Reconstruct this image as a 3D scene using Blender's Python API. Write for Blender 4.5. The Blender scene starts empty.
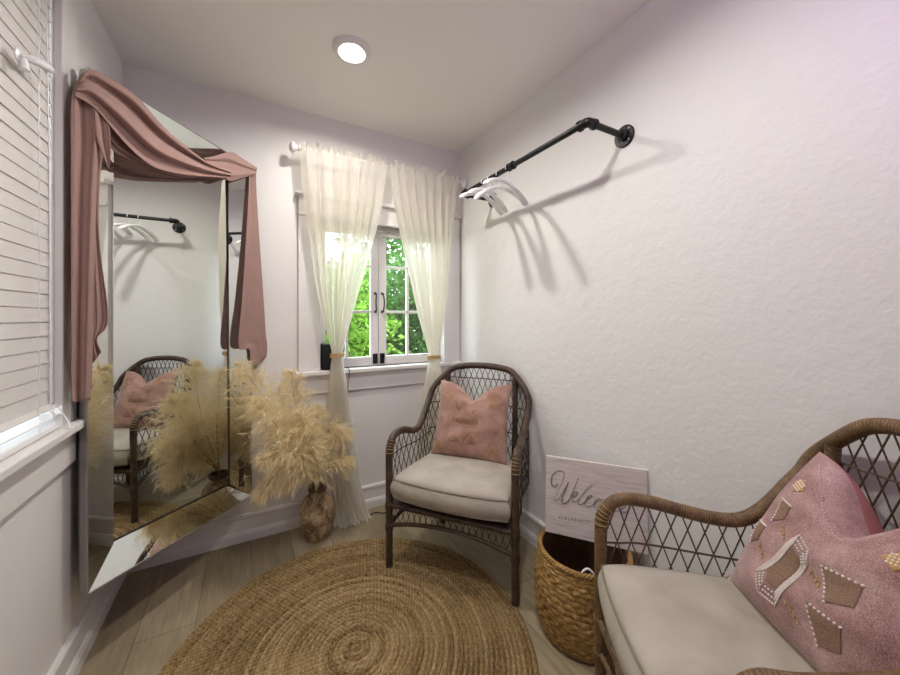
import bpy, bmesh, math, random
import numpy as np
from mathutils import Vector, Matrix
random.seed(7); rng = np.random.default_rng(7)
C = bpy.context.scene.collection
PI = math.pi
# ---------------------------------------------------------------- camera model
FPX, HOR, YAW, EYE = 356.0, 317.0, math.radians(29.2), 1.205
FW = (math.sin(YAW), math.cos(YAW)); RT = (math.cos(YAW), -math.sin(YAW))
def ray(px, py):
    a = (px-450)/FPX
    return Vector((FW[0]+a*RT[0], FW[1]+a*RT[1], (HOR-py)/FPX))
def on_plane(px, py, p0, n):
    d = ray(px, py); o = Vector((0, 0, EYE))
    return o + d*((Vector(p0)-o).dot(Vector(n))/d.dot(Vector(n)))
def on_y(px, py, y): return on_plane(px, py, (0, y, 0), (0, 1, 0))
XL, XR, YB, YF, H = -0.53, 1.32, 2.222, -1.75, 2.4

# ---------------------------------------------------------------- materials
def srgb(r, g, b):
    f = lambda c: (c/255/12.92) if c/255 <= .04045 else ((c/255+.055)/1.055)**2.4
    return (f(r), f(g), f(b), 1)
class NT:
    def __init__(s, name):
        s.m = bpy.data.materials.new(name); s.m.use_nodes = True
        s.t = s.m.node_tree; s.b = s.t.nodes['Principled BSDF']; s.out = s.t.nodes['Material Output']
    def n(s, typ, **k):
        o = s.t.nodes.new(typ)
        for a, v in k.items():
            if a.startswith('i_'): o.inputs[a[2:].replace('_', ' ')].default_value = v
            else: setattr(o, a, v)
        return o
    def l(s, a, b): s.t.links.new(a, b)
    def coord(s, kind='Object', scale=(1, 1, 1), rot=(0, 0, 0), loc=(0, 0, 0)):
        c = s.n('ShaderNodeTexCoord'); m = s.n('ShaderNodeMapping')
        m.inputs['Scale'].default_value = scale; m.inputs['Rotation'].default_value = rot; m.inputs['Location'].default_value = loc
        s.l(c.outputs[kind], m.inputs[0]); return m.outputs[0]
    def noise(s, vec, scale, detail=3, rough=.5, dist=0):
        o = s.n('ShaderNodeTexNoise'); o.inputs['Scale'].default_value = scale; o.inputs['Detail'].default_value = detail
        o.inputs['Roughness'].default_value = rough; o.inputs['Distortion'].default_value = dist
        if vec is not None: s.l(vec, o.inputs['Vector'])
        return o.outputs['Fac']
    def ramp(s, fac, stops):
        o = s.n('ShaderNodeValToRGB'); e = o.color_ramp.elements
        while len(e) < len(stops): e.new(.5)
        for k, (p, c) in enumerate(stops): e[k].position = p; e[k].color = c
        s.l(fac, o.inputs[0]); return o.outputs[0]
    def math(s, op, a, b=None, c=None):
        o = s.n('ShaderNodeMath', operation=op)
        for k, v in enumerate((a, b, c)):
            if v is None: continue
            if isinstance(v, (int, float)): o.inputs[k].default_value = v
            else: s.l(v, o.inputs[k])
        return o.outputs[0]
    def mix(s, fac, a, b, typ='MIX'):
        o = s.n('ShaderNodeMix', data_type='RGBA', blend_type=typ)
        for key, v in ((0, fac), (6, a), (7, b)):
            if isinstance(v, (int, float, tuple)): o.inputs[key].default_value = v
            else: s.l(v, o.inputs[key])
        return o.outputs[2]
    def bump(s, h, strength=.3, dist=.002):
        o = s.n('ShaderNodeBump'); o.inputs['Strength'].default_value = strength; o.inputs['Distance'].default_value = dist
        s.l(h, o.inputs['Height']); s.l(o.outputs[0], s.b.inputs['Normal'])
    def set(s, col=None, rough=.6, metal=0, spec=.5):
        if col is not None:
            if isinstance(col, tuple): s.b.inputs['Base Color'].default_value = col
            else: s.l(col, s.b.inputs['Base Color'])
        s.b.inputs['Roughness'].default_value = rough; s.b.inputs['Metallic'].default_value = metal
        s.b.inputs['Specular IOR Level'].default_value = spec
M = {}
def plain(name, col, rough=.6, metal=0, spec=.5, nscale=60, var=.06, bump=0):
    t = NT(name); v = t.coord(); f = t.noise(v, nscale)
    dark = tuple(c*(1-var) for c in col[:3])+(1,); lite = tuple(min(1, c*(1+var)) for c in col[:3])+(1,)
    t.set(t.ramp(f, [(.3, dark), (.7, lite)]), rough, metal, spec)
    if bump: t.bump(f, bump)
    M[name] = t.m
def wall_mat(name, col, sc=46, st=.35):
    t = NT(name); v = t.coord()
    n1 = t.noise(v, sc, 3, .55, .4); n2 = t.noise(v, sc*.32, 2, .5)
    h = t.math('ADD', t.math('MULTIPLY', n1, .6), n2)
    t.set(col, .62, 0, .35); t.bump(h, st, .006); M[name] = t.m
wall_mat('wall_paint', srgb(230, 228, 225), 48, .36)
wall_mat('wall_paint_smooth', srgb(229, 226, 223), 60, .10)
wall_mat('ceiling_paint', srgb(240, 236, 231), 70, .05)
plain('trim_white', srgb(228, 225, 222), .42, var=.02, nscale=8)
plain('white_plastic', srgb(238, 238, 238), .3, var=.01)
plain('blind_white', srgb(218, 214, 210), .45, var=.01)
plain('black_metal', srgb(20, 20, 20), .42, .3, var=.1)
plain('black_plastic', srgb(16, 16, 18), .5, var=.1)
plain('silver', srgb(170, 166, 165), .3, .7, var=.03)
plain('dark_edge', srgb(45, 40, 37), .35, .4, var=.05)
plain('cord_black', srgb(25, 24, 24), .6)
plain('bead_white', srgb(228, 216, 212), .6, var=.05, nscale=200)
plain('gold_thread', srgb(186, 148, 92), .7, var=.25, nscale=300)
plain('brown_thread', srgb(140, 110, 92), .8, var=.35, nscale=420)
plain('rope_tie', srgb(190, 160, 110), .8, var=.2, nscale=150, bump=.4)
plain('brown_soft', srgb(146, 110, 94), .85, var=.25, nscale=300)
plain('sign_ink', srgb(140, 132, 130), .8, var=.06)
plain('pot_rim', srgb(92, 74, 58), .8, var=.2, nscale=40, bump=.3)
plain('stem_tan', srgb(160, 132, 84), .8, var=.15)
plain('bark', srgb(92, 78, 62), .9, var=.3, nscale=30, bump=.4)
plain('soil', srgb(86, 78, 60), .95, var=.3, nscale=12)
def m_floor():
    t = NT('oak_planks')
    br = t.n('ShaderNodeTexBrick', offset=.37, squash=1)
    vec = t.coord('Object', rot=(0, 0, PI/2), loc=(0, .0, 0))
    t.l(vec, br.inputs['Vector'])
    for k, v in (('Scale', 1), ('Mortar Size', .0016), ('Mortar Smooth', .3), ('Brick Width', 1.25), ('Row Height', .19), ('Bias', 0)): br.inputs[k].default_value = v
    br.inputs['Color1'].default_value = srgb(152, 140, 116); br.inputs['Color2'].default_value = srgb(172, 160, 136); br.inputs['Mortar'].default_value = srgb(112, 98, 78)
    g = t.noise(t.coord('Object', scale=(26, 1.6, 1)), 4, 5, .6, .6)
    g2 = t.noise(t.coord('Object', scale=(5, 1.2, 1)), 3, 4, .55, 1.2)
    c = t.mix(1.0, br.outputs['Color'], t.ramp(g, [(.25, (.74, .72, .69, 1)), (.7, (1.05, 1.04, 1.02, 1))]), 'MULTIPLY')
    c = t.mix(1.0, c, t.ramp(g2, [(.3, (.84, .82, .78, 1)), (.62, (1.04, 1.03, 1.02, 1))]), 'MULTIPLY')
    t.set(c, .42, 0, .4)
    t.bump(t.math('SUBTRACT', t.math('MULTIPLY', g, .15), br.outputs['Fac']), .25, .002); M['floor'] = t.m
m_floor()
def m_mirror():
    t = NT('mirror_glass'); t.set(srgb(224, 228, 226), .0, 1, .5); M['mirror'] = t.m
m_mirror()
def m_glass():
    t = NT('window_glass'); tr = t.n('ShaderNodeBsdfTransparent'); gl = t.n('ShaderNodeBsdfGlossy'); gl.inputs['Roughness'].default_value = .02
    mx = t.n('ShaderNodeMixShader'); mx.inputs[0].default_value = .05
    t.l(tr.outputs[0], mx.inputs[1]); t.l(gl.outputs[0], mx.inputs[2]); t.l(mx.outputs[0], t.out.inputs[0]); M['glass'] = t.m
m_glass()
def m_cloth(name, col, transl, transp, rough=.85, sc=900, var=.08):
    t = NT(name); v = t.coord(); n = t.noise(v, sc, 2); n2 = t.noise(v, 14, 3)
    a = tuple(c*(1-var) for c in col[:3])+(1,); b = tuple(min(1, c*(1+var)) for c in col[:3])+(1,)
    c = t.ramp(t.math('ADD', t.math('MULTIPLY', n, .5), t.math('MULTIPLY', n2, .5)), [(.35, a), (.65, b)])
    t.set(c, rough, 0, .2); t.bump(n, .12, .0008)
    tl = t.n('ShaderNodeBsdfTranslucent'); t.l(c, tl.inputs[0])
    m1 = t.n('ShaderNodeMixShader'); m1.inputs[0].default_value = transl
    t.l(t.b.outputs[0], m1.inputs[1]); t.l(tl.outputs[0], m1.inputs[2])
    tp = t.n('ShaderNodeBsdfTransparent'); m2 = t.n('ShaderNodeMixShader'); m2.inputs[0].default_value = transp
    t.l(m1.outputs[0], m2.inputs[1]); t.l(tp.outputs[0], m2.inputs[2]); t.l(m2.outputs[0], t.out.inputs[0]); M[name] = t.m
m_cloth('sheer_cream', srgb(250, 247, 239), .66, .2, var=.015)
m_cloth('pink_chiffon', srgb(178, 146, 138), .25, .02, var=.04)
m_cloth('plume', srgb(244, 230, 194), .4, 0, sc=60, var=.12)
m_cloth('leaf_light', srgb(122, 164, 60), .4, 0, .45, sc=9, var=.4)
m_cloth('leaf_mid', srgb(68, 112, 44), .3, 0, .4, sc=9, var=.45)
m_cloth('leaf_dark', srgb(34, 62, 32), .25, 0, .35, sc=9, var=.45)
m_cloth('blossom', srgb(232, 180, 140), .3, 0, .6, sc=9, var=.2)
def m_wicker(name, c1, c2, pitch=.0065):
    t = NT(name); uv = t.n('ShaderNodeTexCoord'); sp = t.n('ShaderNodeSeparateXYZ'); t.l(uv.outputs['UV'], sp.inputs[0])
    w = t.math('SINE', t.math('MULTIPLY', t.math('ADD', sp.outputs[1], t.math('MULTIPLY', sp.outputs[0], pitch)), 2*PI/pitch))
    w = t.math('MULTIPLY_ADD', w, .5, .5)
    n = t.noise(t.coord(), 22, 3); n2 = t.noise(t.coord(), 160, 2)
    base = t.ramp(t.math('ADD', t.math('MULTIPLY', n, .6), t.math('MULTIPLY', n2, .4)), [(.35, c1), (.65, c2)])
    c = t.mix(1.0, base, t.ramp(w, [(0, (.5, .46, .42, 1)), (.45, (1, 1, 1, 1))]), 'MULTIPLY')
    t.set(c, .5, 0, .45); t.bump(w, .5, .0015); M[name] = t.m
m_wicker('wicker_dark', srgb(48, 36, 27), srgb(96, 74, 54))
m_wicker('wicker_light', srgb(84, 62, 42), srgb(142, 112, 76))
plain('cane_dark', srgb(58, 46, 36), .55, var=.25, nscale=50)
plain('cane_light', srgb(84, 64, 46), .55, var=.25, nscale=50)
def m_canvas():
    t = NT('canvas'); v = t.coord(); n = t.noise(v, 700, 2); n2 = t.noise(v, 9, 3, .5, .5)
    t.set(t.ramp(n2, [(.3, srgb(166, 157, 144)), (.7, srgb(183, 175, 163))]), .8, 0, .25)
    t.bump(t.math('ADD', t.math('MULTIPLY', n, .15), n2), .3, .01); M['canvas'] = t.m
    plain('piping', srgb(130, 120, 104), .8, var=.08)
m_canvas()
def m_pillow(name, a, b, c):
    t = NT(name); v = t.coord(); n = t.noise(v, 420, 3, .7); n2 = t.noise(v, 11, 4, .6, .3)
    f = t.math('ADD', t.math('MULTIPLY', n, .55), t.math('MULTIPLY', n2, .45))
    t.set(t.ramp(f, [(.36, a), (.5, b), (.64, c)]), .9, 0, .15)
    t.b.inputs['Sheen Weight'].default_value = .25
    t.bump(t.math('ADD', n, t.math('MULTIPLY', n2, 2.5)), .3, .003); M[name] = t.m
m_pillow('pillow_pink', srgb(126, 92, 81), srgb(166, 128, 114), srgb(196, 162, 148))
m_pillow('pillow_mauve', srgb(124, 90, 86), srgb(170, 132, 129), srgb(204, 174, 172))
plain('pillow_back', srgb(170, 108, 104), .85, var=.08, nscale=20)
def m_jute(name, c1, c2, c3, fine=300):
    t = NT(name); v = t.coord(); uv = t.coord('UV')
    n = t.noise(uv, 1, 3, .6); n2 = t.noise(v, fine, 2, .6); n3 = t.noise(v, 5, 2)
    f = t.math('ADD', t.math('MULTIPLY', n, .55), t.math('ADD', t.math('MULTIPLY', n2, .3), t.math('MULTIPLY', n3, .15)))
    t.set(t.ramp(f, [(.36, c1), (.5, c2), (.63, c3)]), .85, 0, .2); t.bump(t.math('ADD', n, n2), .5, .003); M[name] = t.m
def m_rug():
    t = NT('jute'); c = t.n('ShaderNodeTexCoord'); sp = t.n('ShaderNodeSeparateXYZ'); t.l(c.outputs['UV'], sp.inputs[0])
    ring = t.math('FLOOR', sp.outputs[1]); arc = t.math('MULTIPLY', sp.outputs[0], t.math('MULTIPLY', t.math('ADD', ring, .5), .645/36))
    cv = t.n('ShaderNodeCombineXYZ'); t.l(t.math('MULTIPLY', arc, 55), cv.inputs[0]); t.l(t.math('MULTIPLY', sp.outputs[1], 2.6), cv.inputs[1])
    fr = t.math('FRACT', sp.outputs[1]); off = t.math('ABSOLUTE', t.math('SUBTRACT', fr, .5))
    ch = t.math('MULTIPLY_ADD', t.math('SINE', t.math('MULTIPLY', t.math('ADD', arc, t.math('MULTIPLY', off, .022)), 2*PI/.016)), .5, .5)
    wn = t.n('ShaderNodeTexWhiteNoise', noise_dimensions='1D'); t.l(ring, wn.inputs['W'])
    n2 = t.noise(cv.outputs[0], 1, 3, .65); n3 = t.noise(t.coord(), 260, 2, .6); n4 = t.noise(t.coord(), 4, 3)
    f = t.math('ADD', t.math('ADD', t.math('MULTIPLY', n2, .40), t.math('MULTIPLY', n3, .30)), t.math('ADD', t.math('MULTIPLY', wn.outputs[0], .085), t.math('ADD', t.math('MULTIPLY', n4, .14), t.math('MULTIPLY', ch, .05))))
    t.set(t.ramp(f, [(.36, srgb(70, 54, 32)), (.44, srgb(126, 103, 66)), (.53, srgb(160, 135, 94)), (.64, srgb(200, 178, 138))]), .85, 0, .2)
    t.bump(t.math('ADD', t.math('MULTIPLY', ch, .45), t.math('ADD', n2, t.math('MULTIPLY', n3, 1.2))), .5, .004); M['jute'] = t.m
m_rug()
m_jute('seagrass', srgb(96, 70, 36), srgb(158, 124, 74), srgb(196, 164, 110))
plain('basket_inside_shaded', srgb(92, 66, 40), .85, var=.3, nscale=60, bump=.5)  # inner wall coloured darker, standing in for shade deep in the basket
def m_vase():
    t = NT('clay_vase'); v = t.coord(); n = t.noise(v, 12, 5, .65, .8); n2 = t.noise(v, 70, 3)
    f = t.math('ADD', t.math('MULTIPLY', n, .75), t.math('MULTIPLY', n2, .25))
    t.set(t.ramp(f, [(.36, srgb(84, 68, 50)), (.48, srgb(144, 122, 92)), (.6, srgb(194, 174, 140))]), .8, 0, .2); t.bump(f, .5, .008); M['clay'] = t.m
m_vase()
def m_sign():
    t = NT('washed_wood'); n = t.noise(t.coord('Object', scale=(3, 40, 40)), 3, 5, .6, .5)
    t.set(t.ramp(n, [(.28, srgb(190, 178, 170)), (.5, srgb(216, 206, 200)), (.75, srgb(226, 218, 214))]), .7, 0, .2); t.bump(n, .2, .002); M['sign'] = t.m
m_sign()
def m_shade():
    t = NT('woven_shade'); n = t.noise(t.coord('Object', scale=(8, 8, 160)), 2, 4, .7, .4)
    t.set(t.ramp(n, [(.35, srgb(128, 126, 122)), (.6, srgb(206, 204, 198))]), .8, 0, .2); t.bump(n, .5, .004); M['shade'] = t.m
m_shade()
def m_emit(name, col, s):
    t = NT(name); e = t.n('ShaderNodeEmission'); e.inputs[0].default_value = col; e.inputs[1].default_value = s
    t.l(e.outputs[0], t.out.inputs[0]); M[name] = t.m
m_emit('lamp_lens', (1, .968, .91, 1), 740)

# ---------------------------------------------------------------- mesh helpers
class MB:
    def __init__(s): s.v = []; s.f = []; s.uv = []
    def add(s, verts, faces, uvs=None):
        o = len(s.v); s.v += [tuple(p) for p in verts]
        s.uv += [tuple(u) for u in uvs] if uvs is not None else [(0, 0)]*len(verts)
        s.f += [tuple(i+o for i in f) for f in faces]; return s
    def box(s, x0, x1, y0, y1, z0, z1, bev=0, mat=None):
        bm = bmesh.new(); bmesh.ops.create_cube(bm, size=1)
        for v in bm.verts: v.co = Vector(((x0+x1)/2+v.co.x*(x1-x0), (y0+y1)/2+v.co.y*(y1-y0), (z0+z1)/2+v.co.z*(z1-z0)))
        if bev: bmesh.ops.bevel(bm, geom=list(bm.edges), offset=bev, segments=2, affect='EDGES', profile=.5)
        if mat is not None: bm.transform(mat)
        bm.verts.index_update()
        s.add([v.co[:] for v in bm.verts], [[v.index for v in f.verts] for f in bm.faces]); bm.free(); return s
    def grid(s, P, uv=None, wrap=False):
        P = np.asarray(P, float); n, m = P.shape[:2]; fs = []
        for i in range(n-1):
            for j in range(m-1 if not wrap else m):
                k = (j+1) % m; fs.append((i*m+j, i*m+k, (i+1)*m+k, (i+1)*m+j))
        U = None if uv is None else np.asarray(uv, float).reshape(-1, 2)
        return s.add(P.reshape(-1, 3), fs, U)
    def tube(s, path, r, seg=10, cap=True, closed=False):
        P = np.asarray(path, float); n = len(P)
        rr = np.full(n, r) if np.isscalar(r) else np.asarray(r, float)
        if closed: T = np.roll(P, -1, 0)-np.roll(P, 1, 0)
        else: T = np.gradient(P, axis=0)
        T /= np.maximum(np.linalg.norm(T, axis=1, keepdims=True), 1e-9)
        a = np.array([0, 0, 1.0]) if abs(T[0][2]) < .9 else np.array([1.0, 0, 0])
        N = np.cross(T[0], a); N /= np.linalg.norm(N); rings = []; uvs = []; L = 0
        for i in range(n):
            if i: L += np.linalg.norm(P[i]-P[i-1])
            N = N-T[i]*N.dot(T[i]); N /= np.linalg.norm(N); B = np.cross(T[i], N)
            th = np.linspace(0, 2*PI, seg+1)
            rings.append(P[i]+rr[i]*(np.cos(th)[:, None]*N+np.sin(th)[:, None]*B)); uvs.append(np.stack([th/(2*PI), np.full(seg+1, L)], 1))
        if closed: rings.append(rings[0]); uvs.append(uvs[0])
        o = len(s.v); s.grid(rings, uvs)
        if cap and not closed:
            s.f.append(tuple(o+k for k in range(seg))[::-1]); e = o+(n-1)*(seg+1); s.f.append(tuple(e+k for k in range(seg)))
        return s
    def lathe(s, prof, c=(0, 0, 0), seg=48, mat=None):
        prof = np.asarray(prof, float); th = np.linspace(0, 2*PI, seg, endpoint=False)
        P = np.zeros((len(prof), seg, 3))
        P[..., 0] = prof[:, 0:1]*np.cos(th); P[..., 1] = prof[:, 0:1]*np.sin(th); P[..., 2] = prof[:, 1:2]
        if mat is not None:
            Q = P.reshape(-1, 3); R3 = np.array(mat)[:3, :3]; P = (Q@R3.T).reshape(P.shape)
        return s.grid(P+np.array(c), None, True)
    def ball(s, c, r, seg=10, sc=(1, 1, 1)):
        ph = np.linspace(0, PI, seg//2+1); th = np.linspace(0, 2*PI, seg, endpoint=False)
        P = np.stack([np.outer(np.sin(ph), np.cos(th))*sc[0], np.outer(np.sin(ph), np.sin(th))*sc[1], np.outer(np.cos(ph), np.ones(seg))*sc[2]], -1)*r+np.array(c)
        return s.grid(P, None, True)
    def build(s, name, m, parent=None, smooth=True, thick=0, loc=None):
        me = bpy.data.meshes.new(name); me.from_pydata(s.v, [], s.f); me.update()
        if any(u != (0, 0) for u in s.uv):
            lay = me.uv_layers.new(name='UVMap'); idx = np.empty(len(me.loops), 'i'); me.loops.foreach_get('vertex_index', idx)
            lay.data.foreach_set('uv', np.array(s.uv, 'f')[idx].ravel())
        o = bpy.data.objects.new(name, me); C.objects.link(o); me.materials.append(M[m] if isinstance(m, str) else m)
        if smooth:
            me.polygons.foreach_set('use_smooth', [True]*len(me.polygons))
            try: me.set_sharp_from_angle(angle=math.radians(42))
            except Exception: pass
        if thick:
            md = o.modifiers.new('Solidify', 'SOLIDIFY'); md.thickness = thick; md.offset = 0
        if parent is not None:
            o.parent = parent
            if loc is not None: o.location = loc
        elif loc is not None: o.location = loc
        return o
def catmull(pts, n=8):
    p = np.array(pts, float); P = np.vstack([2*p[0]-p[1], p, 2*p[-1]-p[-2]]); out = []
    for i in range(1, len(P)-2):
        a, b, c, d = P[i-1:i+3]
        for k in range(n):
            t = k/n; out.append(.5*(2*b+(c-a)*t+(2*a-5*b+4*c-d)*t*t+(-a+3*b-3*c+d)*t**3))
    out.append(p[-1]); return np.array(out)
def resample(P, n):
    P = np.asarray(P, float); d = np.r_[0, np.cumsum(np.linalg.norm(np.diff(P, axis=0), axis=1))]
    t = np.linspace(0, d[-1], n); return np.stack([np.interp(t, d, P[:, k]) for k in range(P.shape[1])], 1)
def tag(o, label, cat, group=None):
    o['label'] = label; o['category'] = cat
    if group: o['group'] = group
    return o
def struct(o): o['kind'] = 'structure'; return o
def empty(name, loc=(0, 0, 0), rz=0, size=.1):
    o = bpy.data.objects.new(name, None); C.objects.link(o); o.location = loc; o.rotation_euler = (0, 0, rz); o.empty_display_size = size; return o
def bx(x0, x1, y0, y1, z0, z1, bev=0): return MB().box(x0, x1, y0, y1, z0, z1, bev)

# ---------------------------------------------------------------- room shell
W2 = (.45, 1.55, .865, 2.25)            # left window: y0 y1 z0 z1
W1 = (.357, 1.184, .89, 1.855)          # back window: x0 x1 z0 z1
struct(bx(XL-.14, XR+.14, YF-.14, YB+.16, -.1, 0).build('floor', 'floor', smooth=False))
struct(bx(XL-.14, XR+.14, YF-.14, YB+.16, H, H+.15).build('ceiling', 'ceiling_paint', smooth=False))
w = MB(); y0, y1, z0, z1 = W2
for a in ((YF-.14, y0, 0, H), (y1, YB+.16, 0, H), (y0, y1, 0, z0), (y0, y1, z1, H)): w.box(XL-.14, XL, a[0], a[1], a[2], a[3])
struct(w.build('wall_left', 'wall_paint_smooth', smooth=False))
w = MB(); x0, x1, z0, z1 = W1
for a in ((XL, x0, 0, H), (x1, XR, 0, H), (x0, x1, 0, z0), (x0, x1, z1, H)): w.box(a[0], a[1], YB, YB+.16, a[2], a[3])
struct(w.build('wall_back', 'wall_paint_smooth', smooth=False))
struct(bx(XR, XR+.14, YF-.14, YB+.16, 0, H).build('wall_right', 'wall_paint', smooth=False))
struct(bx(XL, XR, YF-.14, YF, 0, H).build('wall_front', 'wall_paint', smooth=False))
def baseboard(name, p, q, n):
    # profile (offset, z) swept from p to q, n = inward normal
    prof = [(0, 0), (.022, 0), (.022, .04), (.016, .054), (.011, .058), (.011, .118), (.017, .124), (.017, .136), (.012, .143), (0, .143)]
    m = MB(); V = []; 
    for e in (p, q):
        for o, z in prof: V.append((e[0]+n[0]*o, e[1]+n[1]*o, z))
    k = len(prof); m.add(V, [(i, (i+1) % k, k+(i+1) % k, k+i) for i in range(k)]+[tuple(range(k)), tuple(range(2*k-1, k-1, -1))])
    struct(m.build(name, 'trim_white', smooth=False))
baseboard('baseboard_left', (XL, YF), (XL, YB), (1, 0))
baseboard('baseboard_back', (XL+.02, YB), (XR-.02, YB), (0, -1))
baseboard('baseboard_right', (XR, YF), (XR, YB), (-1, 0))

# ---------------------------------------------------------------- back window
win = struct(empty('window_1', (.77, YB, .89)))
def wpart(mb, name, mat, par=win, off=(.77, YB, .89), sm=False):
    mb.v = [(a-off[0], b-off[1], c-off[2]) for a, b, c in mb.v]; return mb.build(name, mat, par, smooth=sm)
m = MB(); m.box(.236, .357, YB-.02, YB, .89, 1.80, .003); m.box(1.184, 1.312, YB-.02, YB, .89, 1.80, .003); m.box(.236, 1.312, YB-.022, YB, 1.80, 1.905, .003)
m.box(.222, 1.316, YB-.05, YB, 1.905, 1.925, .004); m.box(.236, 1.312, YB-.03, YB, 1.79, 1.805, .003)
wpart(m, 'casing', 'trim_white')
m = MB(); m.box(.222, 1.316, YB-.055, YB+.05, .865, .89, .005)
wpart(m, 'sill', 'trim_white')
m = MB(); m.box(.236, 1.312, YB-.018, YB, .755, .865, .002)
wpart(m, 'apron', 'trim_white')
ys0, ys1 = YB+.06, YB+.095
def casement(x0, x1, lst, rst, mx, flip):
    m = MB(); z0, z1 = .891, 1.852
    m.box(x0, x0+lst, ys0, ys1, z0, z1, .003); m.box(x1-rst, x1, ys0, ys1, z0, z1, .003)
    m.box(x0+lst, x1-rst, ys0, ys1, z0, .946, .003); m.box(x0+lst, x1-rst, ys0, ys1, 1.80, z1, .003)
    m.box(mx-.009, mx+.009, ys0+.006, ys1-.006, .946, 1.80, .003)
    for zz in (1.239, 1.539): m.box(x0+lst, x1-rst, ys0+.006, ys1-.006, zz-.009, zz+.009, .003)
    c = wpart(m, 'casement', 'trim_white')
    g = MB(); g.box(x0+lst, x1-rst, ys0+.016, ys0+.019, .946, 1.80)
    wpart(g, 'pane', 'glass', c)
    sx = x1-.022 if not flip else x0+.022
    h = MB(); pth = [(sx, ys0, 1.36), (sx, ys0-.028, 1.355), (sx+(.004 if flip else -.004), ys0-.034, 1.30), (sx, ys0-.028, 1.245), (sx, ys0, 1.24)]
    h.tube(catmull(pth, 8), .0045, 8)
    for zz in (1.36, 1.24): h.ball((sx, ys0-.003, zz), .009, 10, (1, .5, 1))
    wpart(h, 'handle', 'black_metal', c, sm=True)
    l = MB(); l.box(sx-.016, sx+.016, ys0-.010, ys0, .90, .965, .003); l.box(sx-.009, sx+.009, ys0-.024, ys0-.008, .908, .93, .003)
    l.tube([(sx, ys0-.016, .93), (sx+(.01 if flip else -.01), ys0-.02, .955)], .004, 8)
    wpart(l, 'latch', 'black_metal', c)
casement(.358, .733, .042, .05, .53, False)
casement(.737, 1.183, .052, .06, .944, True)
for s in win.children_recursive: pass
# woven shade rolled at the top of the window
sh = MB()
for k in range(5):
    z = 1.853-.026*k; sh.box(.362, 1.18, YB+.010-.004*(k % 2), YB+.034+.003*(k % 2), z-.028, z, .005)
tag(sh.build('woven_shade', 'shade', smooth=False), 'grey woven shade gathered at the top of the back window', 'window shade')

# ---------------------------------------------------------------- left window with blind
w2 = struct(empty('window_2', (XL, 1.0, .865)))
def w2part(mb, name, mat): return wpart(mb, name, mat, w2, (XL, 1.0, .865))
y0, y1, z0, z1 = W2
m = MB(); m.box(XL, XL+.02, y1, 1.656, .865, z1+.12, .003); m.box(XL, XL+.02, y0-.106, y0, .865, z1+.12, .003); m.box(XL, XL+.02, y0, y1, z1, z1+.12, .003)
w2part(m, 'casing', 'trim_white')
m = MB(); m.box(XL-.10, XL+.05, y0-.13, y1+.0, .84, .865, .004); m.box(XL, XL+.05, y1, 1.70, .84, .865, .004)
w2part(m, 'sill', 'trim_white')
m = MB(); m.box(XL, XL+.018, y0-.106, 1.656, .725, .84, .002)
w2part(m, 'apron', 'trim_white')
m = MB(); xs = XL-.095
m.box(xs-.03, xs, y0, y0+.05, z0, z1, .003); m.box(xs-.03, xs, y1-.05, y1, z0, z1, .003); m.box(xs-.03, xs, y0, y1, z0, z0+.05, .003); m.box(xs-.03, xs, y0, y1, z1-.05, z1, .003); m.box(xs-.03, xs, y0, y1, 1.53, 1.57, .003)
w2part(m, 'sash', 'trim_white')
m = MB(); m.box(xs-.017, xs-.014, y0+.04, y1-.04, z0+.04, z1-.04); w2part(m, 'pane', 'glass')
bl = tag(empty('window_blind', (XL-.008, 1.0, 2.24)), 'white slatted blind lowered over the window at the left edge', 'blind')
def bpart(mb, name, mat, sm=False): return wpart(mb, name, mat, bl, (XL-.008, 1.0, 2.24), sm)
m = MB(); bxc = XL-.008; z = 2.17; k = 0
while z > .95:
    tl = math.radians(86+random.uniform(-1.5, 1.5)); 
    mt = Matrix.Translation((bxc, 1.0, z)) @ Matrix.Rotation(tl, 4, 'Y')
    m.box(-.025, .025, -.547, .547, -.0014, .0014, .0006, mt); z -= .0415
for zz, tl in ((.94, 18), (.908, 8)):
    m.box(-.025, .025, -.547, .547, -.0014, .0014, .0006, Matrix.Translation((bxc, 1.0, zz)) @ Matrix.Rotation(math.radians(tl), 4, 'Y'))
bpart(m, 'slats', 'blind_white')
m = MB(); m.box(bxc-.03, bxc+.03, .455, 1.546, 2.19, 2.245, .004); bpart(m, 'headrail', 'blind_white')
m = MB(); m.box(bxc-.028, bxc+.028, .455, 1.546, .867, .885, .004); bpart(m, 'bottom_rail', 'white_plastic')
for yy in (.7, 1.41):
    m = MB()
    for xo in (-.028, .028):
        m.tube([(bxc+xo+.002*math.sin(i*2.1), yy+.0015*math.sin(i*1.3), 2.19-i*.0327) for i in range(41)], .0013, 5)
    bpart(m, 'ladder_cord', 'white_plastic', True)
m = MB(); m.tube(catmull([(bxc+.03, 1.44, 2.19), (bxc+.036, 1.445, 1.6), (bxc+.036, 1.45, 1.0), (bxc+.04, 1.45, .93), (bxc+.045, 1.47, .89), (bxc+.06, 1.50, .871), (bxc+.04, 1.53, .90), (bxc+.036, 1.48, .95)], 8), .0016, 5); bpart(m, 'pull_cord', 'white_plastic', True)
ft = MB()
ft.lathe([(0, 0), (.017, 0), (.018, .004), (.010, .008), (.009, .014), (0, .014)], (XL+.012, 1.325, 1.868), 20, Matrix.Rotation(PI/2, 4, 'Y'))
ft.tube([(XL+.022, 1.325, 1.868), (XL+.036, 1.335, 1.872), (XL+.040, 1.372, 1.884)], [.008, .011, .011], 10)
ft.tube([(XL+.040, 1.374, 1.8845), (XL+.042, 1.392, 1.8895), (XL+.043, 1.412, 1.894)], [.008, .0105, .008], 10)
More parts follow.
